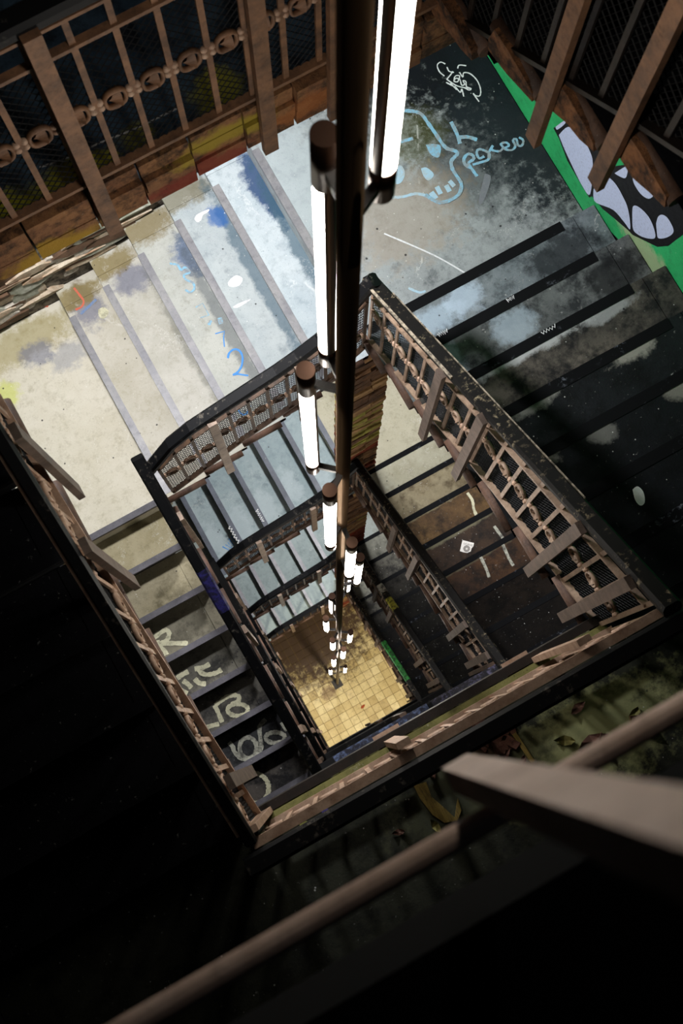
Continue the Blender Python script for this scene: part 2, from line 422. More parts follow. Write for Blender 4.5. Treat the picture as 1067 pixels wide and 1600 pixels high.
# second turn
tl2 = [conc('tread_teal_%d' % i, '#8fa0a3', '#a3b1b2', '#5b6d73', .3, seed=30 + i, stains=[(.3 + .25 * i, 2.0, -5.9, .1, .22, 2, '#b7c4c6', .6)]) for i in range(5)]
flight('bluish grey flight seen just below the first railing, white tags on its nosings', (.216, YN), (1, 0), (0, 1), 6, GX, YO - YN - .006, -2.45 - H, tl2, surface('bluish_nosing', '#5d6470', '#474d58', '#1c2026', .2, .5, .15))
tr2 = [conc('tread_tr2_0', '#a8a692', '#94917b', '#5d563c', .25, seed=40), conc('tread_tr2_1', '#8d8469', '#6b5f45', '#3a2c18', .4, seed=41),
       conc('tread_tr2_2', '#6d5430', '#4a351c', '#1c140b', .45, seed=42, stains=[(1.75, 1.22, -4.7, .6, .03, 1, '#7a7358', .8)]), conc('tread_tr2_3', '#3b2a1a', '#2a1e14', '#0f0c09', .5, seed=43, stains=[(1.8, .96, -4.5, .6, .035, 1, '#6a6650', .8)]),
       conc('tread_tr2_4', '#4a3018', '#2c1d12', '#0e0b08', .5, seed=44, stains=[(1.8, .71, -4.4, .6, .03, 1, '#55513e', .7)]), conc('tread_tr2_5', '#1d1712', '#15110e', '#080706', .5, seed=45, spec=.08), conc('tread_tr2_6', '#14110e', '#0f0d0b', '#070606', .5, seed=46, spec=.08)]  # later treads darkened, light fall-off painted into the rust tones
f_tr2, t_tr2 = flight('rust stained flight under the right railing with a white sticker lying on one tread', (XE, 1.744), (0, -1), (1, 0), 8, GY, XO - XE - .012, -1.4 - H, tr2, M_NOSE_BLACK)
lo = [conc('tread_low_dark', '#35342f', '#24231f', '#0c0c0b', .45, seed=50)]
flight('hidden dark flight beneath the sprayed letter treads on the second turn', (XW, -.036), (0, 1), (-1, 0), 8, GY, 1.31, -3.85 - H, lo, M_STEEL)
# third and fourth turns
tl3 = [conc('tread_low_teal', '#97a4a2', '#84918f', '#4f5c60', .25, seed=52)]
tr3 = [conc('tread_low_gray', '#77776b', '#5d5d53', '#22221e', .4, seed=54), conc('tread_low_gray_b', '#57554a', '#3b3932', '#12110e', .55, seed=55), conc('tread_low_gray_c', '#2b2924', '#1b1a17', '#0a0908', .55, seed=56, spec=.08), conc('tread_low_black', '#14130f', '#0f0e0c', '#070606', .5, seed=57, spec=.08)]  # tread tones darken along the list to paint in fading light
for c, nm in ((2, 'third'), (3, 'fourth')):
    flight('small bluish grey flight far down on the %s turn of the well' % nm, (.216, YN), (1, 0), (0, 1), 6, GX, YO - YN - .006, -2.45 - c * H, tl3, M_STEEL)
    flight('small dark grey flight far down right on the %s turn of the well' % nm, (XE, 1.744), (0, -1), (1, 0), 8, GY, XO - XE - .012, -1.4 - c * H, tr3, M_NOSE_BLACK)
    flight('small shadowed flight far down left on the %s turn of the well' % nm, (XW, -.036), (0, 1), (-1, 0), 8, GY, 1.31, -3.85 - c * H, lo, M_STEEL)
# flights above
blk = [M_BLACK]
flight('black flight rising behind the lower left railing', (-.008, 0), (0, 1), (-1, 0), 8, .25, 1.10, 0, blk, M_BLACK)
m_end = surface('rough_brown_step_end', '#9a6840', '#6a4428', '#150d08', .55, .8, .9, scale=2.5, seed=61)

# ------------------------------------------------------------------ landings
def landing(label, boxes, mat, group='stair landings'):
    """boxes: list of x0,x1,y0,y1 around z top, .2 thick"""
    x0, x1, y0, y1, z = boxes[0]
    l = thing('landing', label, 'landing', (x0, y0, z), group)
    mb = MB()
    for b in boxes: mb.box(b[0] - x0, b[1] - x0, b[2] - y0, b[3] - y0, -.2, 0)
    s = build('slab', mb, mat, l)
    return l, s
m_L1 = conc('landing_cream', '#d2cdbc', '#c5bfaa', '#7d744f', .22, seed=70, speck=.4, stains=[(-.1, 2.95, -2.45, .5, .14, 1, '#8f8240', .6), (-.05, 2.85, -2.45, .12, .1, 1, '#5c6480', .6), (.1, 2.75, -2.45, .15, .1, 1, '#70788c', .45), (-.33, 2.72, -2.45, .1, .1, 1, '#c2c860', .7)])
L1, L1s = landing('bright cream landing at the left edge with yellow and blue paint traces', [(XL + .004, .216, 1.733, YO - .004, -2.45)], m_L1)
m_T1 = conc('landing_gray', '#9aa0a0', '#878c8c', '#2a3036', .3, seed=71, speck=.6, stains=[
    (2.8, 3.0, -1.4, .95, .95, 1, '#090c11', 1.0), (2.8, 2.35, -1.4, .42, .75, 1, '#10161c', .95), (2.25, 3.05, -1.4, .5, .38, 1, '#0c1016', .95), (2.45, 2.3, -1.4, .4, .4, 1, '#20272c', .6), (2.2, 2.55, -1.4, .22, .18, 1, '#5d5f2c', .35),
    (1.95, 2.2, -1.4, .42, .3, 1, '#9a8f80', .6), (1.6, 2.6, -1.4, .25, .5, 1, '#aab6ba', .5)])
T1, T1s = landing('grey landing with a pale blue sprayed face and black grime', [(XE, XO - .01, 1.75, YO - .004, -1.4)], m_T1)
m_B1 = conc('landing_black_olive', '#23251e', '#33352b', '#0a0b0b', .4, seed=72, stains=[(1.2, -.36, 0, .5, .2, 1, '#989a6c', .9), (.75, -.3, 0, .4, .16, 1, '#4c4e3a', .8), (.62, -.3, 0, .12, .1, 1, '#30342c', .6), (.85, -.2, 0, .13, .05, 1, '#4a2f20', .6)])  # large olive patch is lamplight painted into the floor tone
B1, B1s = landing('dark landing scattered with dry leaves behind the lower railing', [(XL + .004, XO - .01, YF + .004, -.03, 0), (XL + .004, .018, -.03, .012, 0)], m_B1)
m_yel = conc('ledge_yellow', '#8d8a55', '#777445', '#2e2c1a', .25, seed=73)
build('ledge', MB().box(0, 1.45, 0, .035, -.03, .004), m_yel, B1, (.02 - XL, -.052 - YF + .0, 0))
build('edge_beam', MB().box(0, 1.52, 0, .034, -.24, -.005), M_IRON_DARK, B1, (-.02 - XL, -.012 - YF, 0))
m_B2 = conc('landing_olive', '#85834f', '#6c6a40', '#25241a', .3, seed=74, stains=[(1.6, -.3, -3.85, .9, .5, 1, '#1a1a16', .85)])
for c, nm in ((1, 'second'), (2, 'third'), (3, 'fourth')):
    z = -c * H
    landing('cream landing at the left on the %s turn down' % nm, [(XL + .004, .216, 1.733, YO - .004, z - 2.45)], conc('landing_low_l', '#9aa29c', '#8a918a', '#4a4f48', .25, seed=75))
    landing('pale landing beside the brick pier on the %s turn down' % nm, [(XE, XO - .01, 1.75, YO - .004, z - 1.4)], conc('landing_low_t%d' % min(c, 2), *(('#b8b49e', '#a8a48c') if c == 1 else ('#8d948f', '#7c837e')), '#5f5a40', .22, seed=76))
    landing('olive landing along the lower side on the %s turn down' % nm, [(XL + .004, XO - .01, YF + .004, -.03, z)], m_B2)

# landing above, fascia towards the well
m_T0 = surface('blue_black_floor', '#3d566c', '#4d667a', '#10141c', .5, .6, .3, seed=77,
               stains=[(.31, 1.84, 1.4, .12, .06, 1, '#c6c42c', .95), (.52, 1.84, 1.4, .14, .06, 1, '#c0bc30', .95), (.98, 1.86, 1.4, .1, .08, 1, '#b8b43a', .9), (.72, 1.86, 1.4, .06, .05, 1, '#9c9a3a', .7)])
T0, T0s = landing('dark upper landing behind the ring railing at the top left', [(XL + .004, XO - .01, 1.785, YO - .004, 1.4)], m_T0)
m_fas = surface('painted_brick_edge', '#80563a', '#a5764c', '#1a100a', .5, .8, .9, scale=2.2, seed=78, stains=[
    (.35, 1.75, 1.22, .18, .3, .1, '#b8922c', .9), (.63, 1.75, 1.14, .13, .3, .07, '#c9a62e', .9), (.95, 1.75, 1.36, .2, .3, .06, '#a8952c', .85),
    (.85, 1.75, 1.24, .22, .3, .07, '#8a3426', .8), (1.2, 1.75, 1.3, .15, .3, .1, '#b06a34', .7), (.2, 1.75, 1.12, .1, .3, .1, '#b48a34', .7)])
rb = random.Random(21); x = -1.1
while x < 1.66:
    wd_ = rb.uniform(.11, .2)
    for (za, zb) in ((1.205, 1.285), (1.29, 1.365), (1.37, 1.44)):
        o_ = rb.uniform(0, .025)
        build('brick', MB().box(x + .002 + rb.uniform(0, .006), x + wd_ - .002, 1.735 + o_, 1.79, za, zb), m_fas, T0, (-XL, -1.785, -1.4))
    x += wd_
# flight above right, its step ends show as a saw tooth
f0, t0 = flight('dark upper right flight whose rough brown step ends show from below', (1.67, 1.77), (0, -1), (1, 0), 11, .25, XO - 1.68, 1.4, [M_BLACK], M_BLACK)
rb = random.Random(5)
for i in range(10):
    y0 = -i * .25; z = i * R_
    u = rb.uniform
    pts = [(y0 - .005, z + .10), (y0 - .02, z + .168), (y0 - .09, z + .172), (y0 - .17 + u(-.02, .02), z + .165), (y0 - .215, z + .155 + u(-.01, .01)),
           (y0 - .225, z + .125), (y0 - .17, z + .085 + u(-.01, .02)), (y0 - .11, z + .07 + u(-.015, .02)), (y0 - .05, z + .045 + u(-.01, .02)), (y0 - .012, z + .055)]
    k = len(pts); t_ = rb.uniform(.0, .02)
    vs = [(-.03 - t_, a, b) for a, b in pts] + [(.02, a, b) for a, b in pts]
    build('step_end', MB().add(vs, [tuple(range(k)), tuple(reversed(range(k, 2 * k)))] + [(j, k + j, k + (j + 1) % k, (j + 1) % k) for j in range(k)]), m_end, f0)
# storey of the camera
P0, P0s = landing('black landing under the camera, its blurred edge crossing the bottom corner', [(XL + .004, XO - .01, YF + .004, -.06, 3.85)], M_FLAT_BLACK)

# ------------------------------------------------------------------ brick piers
brick_m = [surface('pier_brick_%d' % i, a, b, '#1a0f09', .35, .85, .8, scale=3, seed=80 + i) for i, (a, b) in
           enumerate((('#a87a50', '#74502f'), ('#c29a68', '#8f683f'), ('#7d5838', '#4c3322'), ('#b0ac48', '#8a7438'), ('#a8482a', '#6e2c18')))]
def pier(zt, zb, label):
    p = thing('brick_pier', label, 'pier', (1.54, 1.86, zb), 'brick piers under the landing corner')
    build('core', MB().box(-.10, .10, -.10, .10, 0, zt - zb), surface('mortar', '#4a3a2a', '#33271c', '#120c08', .4, .9, .8), p)
    rp = random.Random(int(-zt * 10)); z = 0; i = 0
    Ht = zt - zb
    while z + .07 < Ht:
        u = z / Ht
        mats = brick_m[rp.choice((0, 1, 2))]
        if .35 < u < .6 and rp.random() < .5: mats = brick_m[3]
        if u < .3 and rp.random() < .6: mats = brick_m[4]
        j = rp.uniform(-.012, .012); sp = rp.uniform(-.03, .03)
        for xa, xb in ((-.115, sp), (sp + .003, .115)):
            if i % 2 and xa < -.1: xa, xb = -.115, sp
            b = MB().box(xa, xb - .002, -.116 + rp.uniform(-.008, .01), .11, 0, .066)
            b.v = [(v[0] + rp.uniform(-.003, .003), v[1] + rp.uniform(-.006, .006), v[2] + rp.uniform(-.005, .005)) for v in b.v]
            build('brick', b, mats, p, (0, 0, z + .004))
        z += .077; i += 1
pier(-1.6, -5.25, 'rough brick pier beneath the grey landing corner beside the lamp pole')
pier(-5.45, -9.1, 'rough brick pier with a red lower end on the second turn')
pier(-9.3, -12.95, 'brick pier far down on the third turn'); pier(-13.15, -15.4, 'brick pier standing on the tiled ground floor')

# ------------------------------------------------------------------ railings
def lerp(poly, s):
    if s <= poly[0][0]:
        (a, b), (c, d) = poly[0], poly[1]
    else:
        for i in range(len(poly) - 1):
            (a, b), (c, d) = poly[i], poly[i + 1]
            if s <= c: break
    return b + (d - b) * (s - a) / (c - a)
RING = {}
def ring_meshes():
    if RING: return RING
    path = []
    for i in range(16):
        t = 2 * math.pi * i / 16; c, s_ = math.cos(t), math.sin(t)
        e = .75
        path.append((.029 * math.copysign(abs(c) ** e, c), 0, .036 * math.copysign(abs(s_) ** e, s_)))
    prof = [(.0062 * math.cos(2 * math.pi * k / 6), .009 * math.sin(2 * math.pi * k / 6)) for k in range(6)]
    RING['ring'] = MB().sweep(path, prof, up=(0, 1, 0), closed=True).mesh('ring_ornament', True)
    b = MB()
    rows = []
    for k in range(7):
        z = -.03 + .06 * k / 6; tw = math.radians(-50 + 100 * k / 6)
        for sx in (-1, 1): rows.append((sx * .018 * math.cos(tw), sx * .018 * math.sin(tw), z))
    b.add(rows, [(2 * k, 2 * k + 1, 2 * k + 3, 2 * k + 2) for k in range(6)])
    b.add([(x, y + .004, z) for x, y, z in rows], [(2 * k, 2 * k + 2, 2 * k + 3, 2 * k + 1) for k in range(6)])
    RING['plate'] = b.mesh('twisted_plate')
    b = MB(); b.ball((0, 0, .0135), .0105); b.ball((0, 0, -.0135), .0105)
    RING['bead'] = b.mesh('bead_pair', True)
    return RING

RAIL = {}
def railing(label, A, d, nr, L, top, bot, posts, mat_i=M_IRON, mat_h=M_HAND, rings=2, mesh=True, pitch=.105, post_tip=.28, bars=True, ext=(.03, .03), group=None, post_m=None, hand=True, wires_m=M_WIRE, ring_slope=.5, hand_n=0.0, hand_w=1.0):
    """A start, d direction along, nr direction into the well; top and bot: polylines (s, z)"""
    t = thing('stair_railing', label, 'railing', (A[0], A[1], bot[0][1]), group)
    zb = bot[0][1]
    def Pt(s, v, n_=0.0):
        z0, z1 = lerp(bot, s), lerp(top, s)
        return (d[0] * s + nr[0] * n_, d[1] * s + nr[1] * n_, z0 + (z1 - z0) * v - zb)
    along = [L * i / 10 for i in range(11)]
    N3 = (nr[0], nr[1], 0)
    RAIL[label] = (t, Pt, hand_n)
    if hand:
        prof = [(-.032, -.012), (-.026, -.024), (.026, -.024), (.032, -.012), (.032, .01), (.022, .024), (-.022, .024), (-.032, .01)]
        prof = [(a * hand_w, b) for a, b in prof]
        pts = [Pt(-ext[0], .97, hand_n)] + [Pt(s, .97, hand_n) for s in along[1:-1]] + [Pt(L + ext[1], .97, hand_n)]
        build('handrail', MB().sweep(pts, prof), mat_h, t, smooth=False)
    rect = lambda a, b: [(-a / 2, -b / 2), (a / 2, -b / 2), (a / 2, b / 2), (-a / 2, b / 2)]
    for nm, v, a, b in (('top_bar', .905, .03, .012), ('second_bar', .76, .022, .014), ('bottom_bar', .0, .026, .016)):
        build(nm, MB().sweep([Pt(s, v) for s in along], rect(a, b)), mat_i, t)
    nb = max(2, int(round(L / pitch)))
    dp = L / nb
    for i in range(nb + 1):
        s = i * dp
        build('baluster', MB().bar(Pt(s, .0), Pt(s, .905), N3, .008, .017), mat_i, t)
    for s in posts:
        p = Pt(s, .97, .042); q = Pt(s, 0, .042); q = (q[0], q[1], q[2] - post_tip)
        build('post', MB().bar(p, q, N3, .022, .045), post_m or mat_i, t)
    if rings:
        rm = ring_meshes()
        yaw = math.atan2(d[1], d[0])
        marks = [0.0] + [s for s in posts if .15 < s < L - .15] + [L]
        mid = .40
        for i in range(nb):
            s = (i + .5) * dp
            lo_, hi_ = max([q for q in marks if q <= s] or [0]), min([q for q in marks if q >= s] or [L])
            c_ = (lo_ + hi_) / 2
            zc = (Pt(c_, mid)[2]) + (Pt(s, mid)[2] - Pt(c_, mid)[2]) * ring_slope
            p = Pt(s, .4); p = (p[0], p[1], zc)
            o = place('ring_ornament', rm['ring'], mat_i, t, p, (0, 0, yaw))
            if rings > 1:
                place('twisted_plate', rm['plate'], mat_i, o)
                for sx in (-.041, .041): place('bead', rm['bead'], M_IRON_PALE, o, (sx, 0, 0))
    if mesh:
        mb = MB(); ps, v0, v1 = .026, .01, .75
        hgt = (lerp(top, L / 2) - lerp(bot, L / 2)) * (v1 - v0); rows = max(4, int(hgt / .0165)); dv = (v1 - v0) / rows
        ns = int(L / (ps / 2))
        wv = .0036
        vs = []; fs = []
        for j in range(rows):
            base = len(vs)
            for i in range(ns + 1):
                s = L * i / ns
                v = v0 + dv * (j + .5) + dv * .5 * (1 if (i + j) % 2 else -1)
                p = Pt(s, v, -.012)
                vs += [(p[0], p[1], p[2] - wv / 2), (p[0], p[1], p[2] + wv / 2), (p[0] + nr[0] * .003, p[1] + nr[1] * .003, p[2])]
            for i in range(ns):
                a = base + 3 * i
                fs += [(a, a + 3, a + 4, a + 1), (a + 1, a + 4, a + 5, a + 2), (a + 2, a + 5, a + 3, a)]
        build('mesh_panel', MB().add(vs, fs), wires_m, t, kind='stuff')
    return t

for c, nm in enumerate(('first', 'second', 'third', 'fourth')):
    z = -c * H
    rg = 2 if c < 2 else (1 if c == 2 else 0)
    G = 'railings on the %s turn' % nm
    hp = {0: ('short railing above the pale six step flight, ladder of bars with dark rings', 'railing with two long hanging posts climbing from the grey landing to the dark right corner',
              'railing with black handrail beside the sprayed letter flight')}
    def lab(i, txt): return hp[0][i] if c == 0 else txt
    A_ = [(.26 - .26, -1.37), (.105, -1.19), (.24, -1.09), (.73, -.93), (.92, -.83), (1.17, -.42)]
    B_ = [(.0, -2.16), (.24, -2.0), (.44, -1.85), (.69, -1.74), (.94, -1.6), (1.17, -1.33)]
    railing(lab(0, 'railing above the bluish flight on the %s turn down' % nm), (.26, 1.69), (1, 0), (0, -1), 1.17, [(s, q + z) for s, q in A_], [(s, q + z) for s, q in B_], [.33, .80], mat_i=M_IRON_MID, post_m=M_IRON_TAN, rings=rg, group=G, ext=(.06, .03))
    railing(lab(1, 'railing on the right hand flight of the %s turn down' % nm), (1.46, 1.69), (0, -1), (-1, 0), 1.70,
            [(0, -.44 + z), (1.7, .97 + z)], [(0, -1.245 + z), (.58, -.81 + z), (.92, -.52 + z), (1.14, -.38 + z), (1.49, -.18 + z), (1.70, -.04 + z)],
            [.572, .84, 1.38, 1.61], mat_i=M_IRON_TAN, mat_h=M_HAND_WORN, rings=rg, group=G, ext=(.04, .04), post_m=M_POST)
    railing(lab(2, 'railing beside the shadowed left flight of the %s turn down' % nm), (.20, 1.69), (0, -1), (1, 0), 1.70,
            [(0, -1.36 + z), (1.70, -2.88 + z)], [(0, -2.13 + z), (1.70, -3.72 + z)], [.25, .85, 1.45], mat_i=M_IRON_MID, post_m=M_IRON_TAN, rings=rg, group=G, ext=(.05, .04))
    if c == 0:
        railing('long level railing across the lower side of the well, corner to corner', (.02, -.045), (1, 0), (0, 1), 1.45, [(0, .95), (1.45, .95)], [(0, .08), (1.45, .08)], [.02, .54, 1.17], mat_i=M_IRON_PALE, rings=1, mesh=False, group=G, ext=(.04, .05), ring_slope=1, hand_n=-.05)
    else:
        railing('level railing across the lower side on the %s turn down' % nm, (.20, -.02), (1, 0), (0, 1), 1.26, [(0, .95 + z), (1.26, .95 + z)], [(0, .08 + z), (1.26, .08 + z)], [.03, .6, 1.2], mat_i=M_IRON_MID, rings=rg, group=G, ext=(.04, .04), ring_slope=1)
G = 'railings above the first turn'
railing('railing of the black left flight, seen steeply from above with three hanging posts', (.02, 0), (0, 1), (1, 0), 1.75, [(0, .96), (1.14, 1.75), (1.75, 2.2)], [(0, .13), (.37, .5), (.74, .87), (1.17, 1.22), (1.75, 1.50)], [.15, .857, 1.15, 1.66], mat_i=M_IRON_PALE, rings=2, group=G, post_m=M_POST, post_tip=.3, hand_n=.004, hand_w=.62)
railing('level railing at the top left with a row of iron rings', (.10, 1.75), (1, 0), (0, -1), 1.57, [(0, 2.36), (1.57, 2.36)], [(0, 1.52), (1.57, 1.52)], [.44, .96, 1.18], rings=2, group=G, ring_slope=1, pitch=.1047)
railing('dark railing of the upper right flight with two posts over the green wall', (1.66, 1.74), (0, -1), (-1, 0), 1.9, [(0, 2.25), (1.9, 3.63)], [(0, 1.47), (.84, 2.2), (1.9, 2.98)], [.51, .755], mat_i=M_IRON_DARK, rings=0, wires_m=M_WIRE_BLACK, group=G, post_m=M_IRON, post_tip=.30)
# foreground railing at the camera: bottom bar, post and rail
t = thing('stair_railing', 'blurred pale railing right at the camera, one bar and one post', 'railing', (.0, .015, 3.95), G)
build('bottom_bar', MB().cyl((-.4, 0, 0), (1.3, 0, 0), .0095, 12), M_FORE, t)
build('post', MB().box(.455, .480, .018, .040, -.13, .85), M_FORE, t)
build('handrail', MB().box(-.4, 1.3, -.035, .03, .83, .88), M_HAND, t)

# ------------------------------------------------------------------ lamp pole and tube lights
PA = np.array([.773, .761, 3.673]); PB = np.array([.804, .761, -15.4])
def pole_at(z): return PA + (z - PA[2]) / (PB[2] - PA[2]) * (PB - PA)
pole = thing('lamp_pole', 'tall dark bronze pole standing in the middle of the stairwell', 'pole', tuple(PB))
top = pole_at(4.9) - PB
build('shaft', MB().cyl((0, 0, .012), top, .0205, 20), M_POLE, pole, smooth=True)
build('base_plate', MB().box(-.07, .07, -.07, .07, 0, .012), M_IRON_DARK, pole)
def tube(ang, z_top, length, label, cap_t=.16, cap_b=.10):
    a = math.radians(ang)
    p = pole_at(z_top - length / 2); rr = .088
    c = p + np.array([rr * math.cos(a), rr * math.sin(a), 0]); zb = z_top - length
    r = .0195
    t = thing('tube_light', label, 'lamp', (c[0], c[1], zb), 'tube lights on the pole')
    t.rotation_euler = (0, 0, a)
    build('end_cap', MB().cyl((0, 0, length - cap_t), (0, 0, length), r + .0015, 20), M_BRONZE, t, smooth=True)
    build('end_cap', MB().cyl((0, 0, 0), (0, 0, cap_b), r + .0015, 20), M_BRONZE, t, smooth=True)
    def half(a0, a1, rad, n, cap=True):
        vs = []
        for z in (cap_b, length - cap_t):
            for i in range(n + 1):
                q = math.radians(a0 + (a1 - a0) * i / n); vs.append((rad * math.cos(q), rad * math.sin(q), z))
        return MB().add(vs, [(i, i + 1, n + 2 + i, n + 1 + i) for i in range(n)] + [(n, 0, n + 1, 2 * n + 1)])
    build('diffuser', half(-150, 150, r, 24), M_TUBE, t, smooth=True)
    build('housing', half(150, 210, r + .0012, 8), M_BRONZE, t, smooth=True)
    for z in (cap_b * .5, length - cap_t * .6):
        build('bracket', MB().box(-rr + .018, -r + .004, -.008, .008, z - .012, z + .012), M_IRON_DARK, t)
TUBES = [(26, 4.85, 1.83, 'topmost tube light, cut off by the top edge of the photo'), (86, 3.20, 1.12, 'tube light over the pale steps, highest on the left of the pole'),
         (138, 2.20, 1.05, 'tube light left of the pole, second from the top on that side'), (215, 1.33, 1.1, 'tube light above the second railing, third down on the left of the pole'),
         (265, .32, 1.0, 'upper of the two overlapping tube lights right of the pole'), (345, -.85, 1.0, 'lower of the two overlapping tube lights right of the pole'),
         (32, -1.75, 1.0, 'tube light half hidden just beneath the overlapping pair'), (92, -3.05, 1.0, 'slim tube light left of the pole over the dark floor'),
         (150, -3.75, 1.0, 'short looking tube light left of the pole above the brown floor'), (210, -4.7, 1.0, 'tube light hidden behind the far pole'), (325, -4.8, 1.0, 'tube light right of the pole above the brown tiles'),
         (268, -5.7, 1.2, 'tube light right of the pole near its foot'), (213, -6.9, 1.4, 'tube light left of the pole near its foot'),
         (152, -10.6, 1.3, 'lowest tube light on the left of the pole'), (335, -10.2, 1.4, 'lowest tube light on the right of the pole')]
for tb in TUBES: tube(*tb)


# ------------------------------------------------------------------ paint, tags and graffiti lying on the surfaces
def wloc(o):
    v = Vector((0, 0, 0))
    while o: v = v + o.location; o = o.parent
    return v
def smooth_line(P, k=5):
    out = []
    for i in range(len(P) - 1):
        p0, p1, p2, p3 = P[max(i - 1, 0)], P[i], P[i + 1], P[min(i + 2, len(P) - 1)]
        for j in range(k):
            t = j / k
            out.append(tuple(.5 * (2 * p1[c] + (p2[c] - p0[c]) * t + (2 * p0[c] - 5 * p1[c] + 4 * p2[c] - p3[c]) * t * t + (3 * p1[c] - p0[c] - 3 * p2[c] + p3[c]) * t ** 3) for c in range(2)))
    out.append(tuple(P[-1])); return out
def stroke(par, pts, width, mat, z=None, x=None, org=(0, 0), sc=1.0, name='paint_stroke', curve=True, lift=.0016):
    """a painted line: ribbon along pixel points (crop origin org, crop scale sc) laid on the plane z or x"""
    P = [(org[0] + p[0] / sc, org[1] + p[1] / sc) for p in pts]
    if curve and len(P) > 2: P = smooth_line(P)
    W_ = [px_on(a, b, z=z, x=x) for a, b in P]
    nrm = Vector((0, 0, 1)) if z is not None else Vector((-1, 0, 0))
    o = wloc(par); mb = MB(); vs = []
    rs = random.Random(len(P))
    for i, p in enumerate(W_):
        a = Vector(W_[max(i - 1, 0)]); b = Vector(W_[min(i + 1, len(W_) - 1)])
        t = (b - a).normalized(); sd = t.cross(nrm).normalized(); h = width / 2 * rs.uniform(.8, 1.15)
        q = Vector(p) + nrm * (lift + i * 4e-5) - o
        vs += [q + sd * h, q - sd * h]
    mb.add(vs, [(2 * i, 2 * i + 1, 2 * i + 3, 2 * i + 2) for i in range(len(W_) - 1)])
    return build(name, mb, mat, par)
def blot(par, pts, mat, z=None, x=None, org=(0, 0), sc=1.0, name='paint_patch', lift=.0016, curve=True):
    P = [(org[0] + p[0] / sc, org[1] + p[1] / sc) for p in pts]
    if curve: P = smooth_line(P + [P[0]], 4)[:-1]
    o = wloc(par)
    nrm = Vector((0, 0, lift)) if z is not None else Vector((-lift, 0, 0))
    vs = [Vector(px_on(a, b, z=z, x=x)) + nrm - o for a, b in P]
    return build(name, MB().add(vs, [tuple(range(len(vs)))]), mat, par)
def ring_pts(cx, cy, rx, ry, n=14, a0=0, a1=360):
    return [(cx + rx * math.cos(math.radians(a0 + (a1 - a0) * i / n)), cy + ry * math.sin(math.radians(a0 + (a1 - a0) * i / n))) for i in range(n + 1)]
def scribble(par, p0, p1, h, mat, z, width=.006, n=4, seed=1):
    r_ = random.Random(seed); pts = []
    dx, dy = p1[0] - p0[0], p1[1] - p0[1]; ln = math.hypot(dx, dy); nx, ny = -dy / ln, dx / ln
    for i in range(2 * n + 1):
        t = i / (2 * n); k = h * (.5 if i % 2 else -.5) * r_.uniform(.6, 1.1)
        pts.append((p0[0] + dx * t + nx * k, p0[1] + dy * t + ny * k))
    return stroke(par, pts, width, mat, z=z, curve=False, name='marker_tag', lift=.002)
def paint(name, c, over, hole=.5): # worn paint: breaks up into the surface colour below
    return surface(name, c, c, over, hole, .6, .1, scale=4, speck=.6)
P_BLUE = paint('sky_blue_spray', '#7db4cf', '#8a8f90', .55)
P_BLUE2 = paint('strong_blue_marker', '#3a86cc', '#6fa5cf', .15)
P_PALE = paint('faint_blue_spray', '#9dbed0', '#a5a9a6', .45)
P_WHITE = paint('white_paint', '#eef0ee', '#c9c9c4', .12)
P_CHALK = paint('chalky_white_marker', '#d8dadb', '#55595d', .2)
P_CREAM = paint('cream_spray', '#c9c6a6', '#6d6a58', .38)
P_CREAM2 = paint('thin_cream_spray', '#a8a898', '#2b2b2a', .48)
P_RED = paint('red_marker', '#c65a3e', '#b08a72', .3)
P_PURPLE = paint('violet_spray', '#4a4480', '#3a3a4a', .3)
P_BLACK = paint('black_paint', '#08090d', '#0d0f14', .1)
P_WALLWHITE = paint('bluish_white_paint', '#b9c5de', '#1a1d24', .14)
P_STEEL = paint('grey_smear', '#6d7076', '#8a8c8c', .2)

o_, k_ = (590, 150), 4.446
for pts, w_, mt_ in (
    ([(150, 105), (230, 105), (300, 125), (350, 190), (400, 260), (440, 320), (480, 365), (530, 380), (555, 400), (530, 430), (510, 460), (520, 510), (550, 560), (580, 610), (572, 670), (540, 705), (480, 735), (420, 740), (370, 715), (330, 690)], .019, P_BLUE),
    ([(330, 690), (260, 680), (180, 700), (100, 705)], .016, P_PALE),
    ([(370, 670), (405, 715)], .026, P_PALE), ([(410, 630), (438, 682)], .022, P_PALE), ([(475, 620), (500, 665)], .022, P_PALE), ([(498, 590), (532, 628)], .02, P_PALE),
    ([(160, 318), (245, 296)], .016, P_BLUE), ([(508, 180), (540, 240), (560, 290), (572, 332)], .02, P_BLUE), ([(548, 292), (620, 285), (690, 305)], .02, P_BLUE),
    ([(645, 500), (610, 480), (598, 440), (625, 405), (662, 415), (665, 440), (630, 470), (655, 510), (690, 560)], .016, P_BLUE),
    ([(660, 478), (720, 460), (765, 445), (778, 405), (740, 380), (700, 372), (688, 400), (705, 435), (740, 420)], .013, P_BLUE),
    ([(775, 440), (770, 400), (800, 345), (792, 375), (845, 385), (870, 360), (855, 335), (890, 325), (912, 345), (880, 368), (930, 378), (955, 350), (940, 310), (962, 302), (975, 345), (1002, 345), (1010, 310), (980, 290)], .012, P_BLUE)):
    stroke(T1s, pts, w_, mt_, z=-1.4, org=o_, sc=k_)
blot(T1s, [(335, 340), (395, 335), (437, 350), (430, 420), (395, 425), (360, 395)], P_BLUE, z=-1.4, org=o_, sc=k_)
blot(T1s, [(300, 505), (340, 498), (390, 545), (355, 588), (320, 560)], P_PALE, z=-1.4, org=o_, sc=k_)
blot(T1s, [(115, 490), (165, 485), (190, 540), (160, 605), (115, 600)], P_PALE, z=-1.4, org=o_, sc=k_)
blot(T1s, [(745, 540), (785, 560), (770, 640), (730, 740), (702, 745), (715, 660)], P_STEEL, z=-1.4, org=o_, sc=k_)
o_, k_ = (650, 60), 5.08
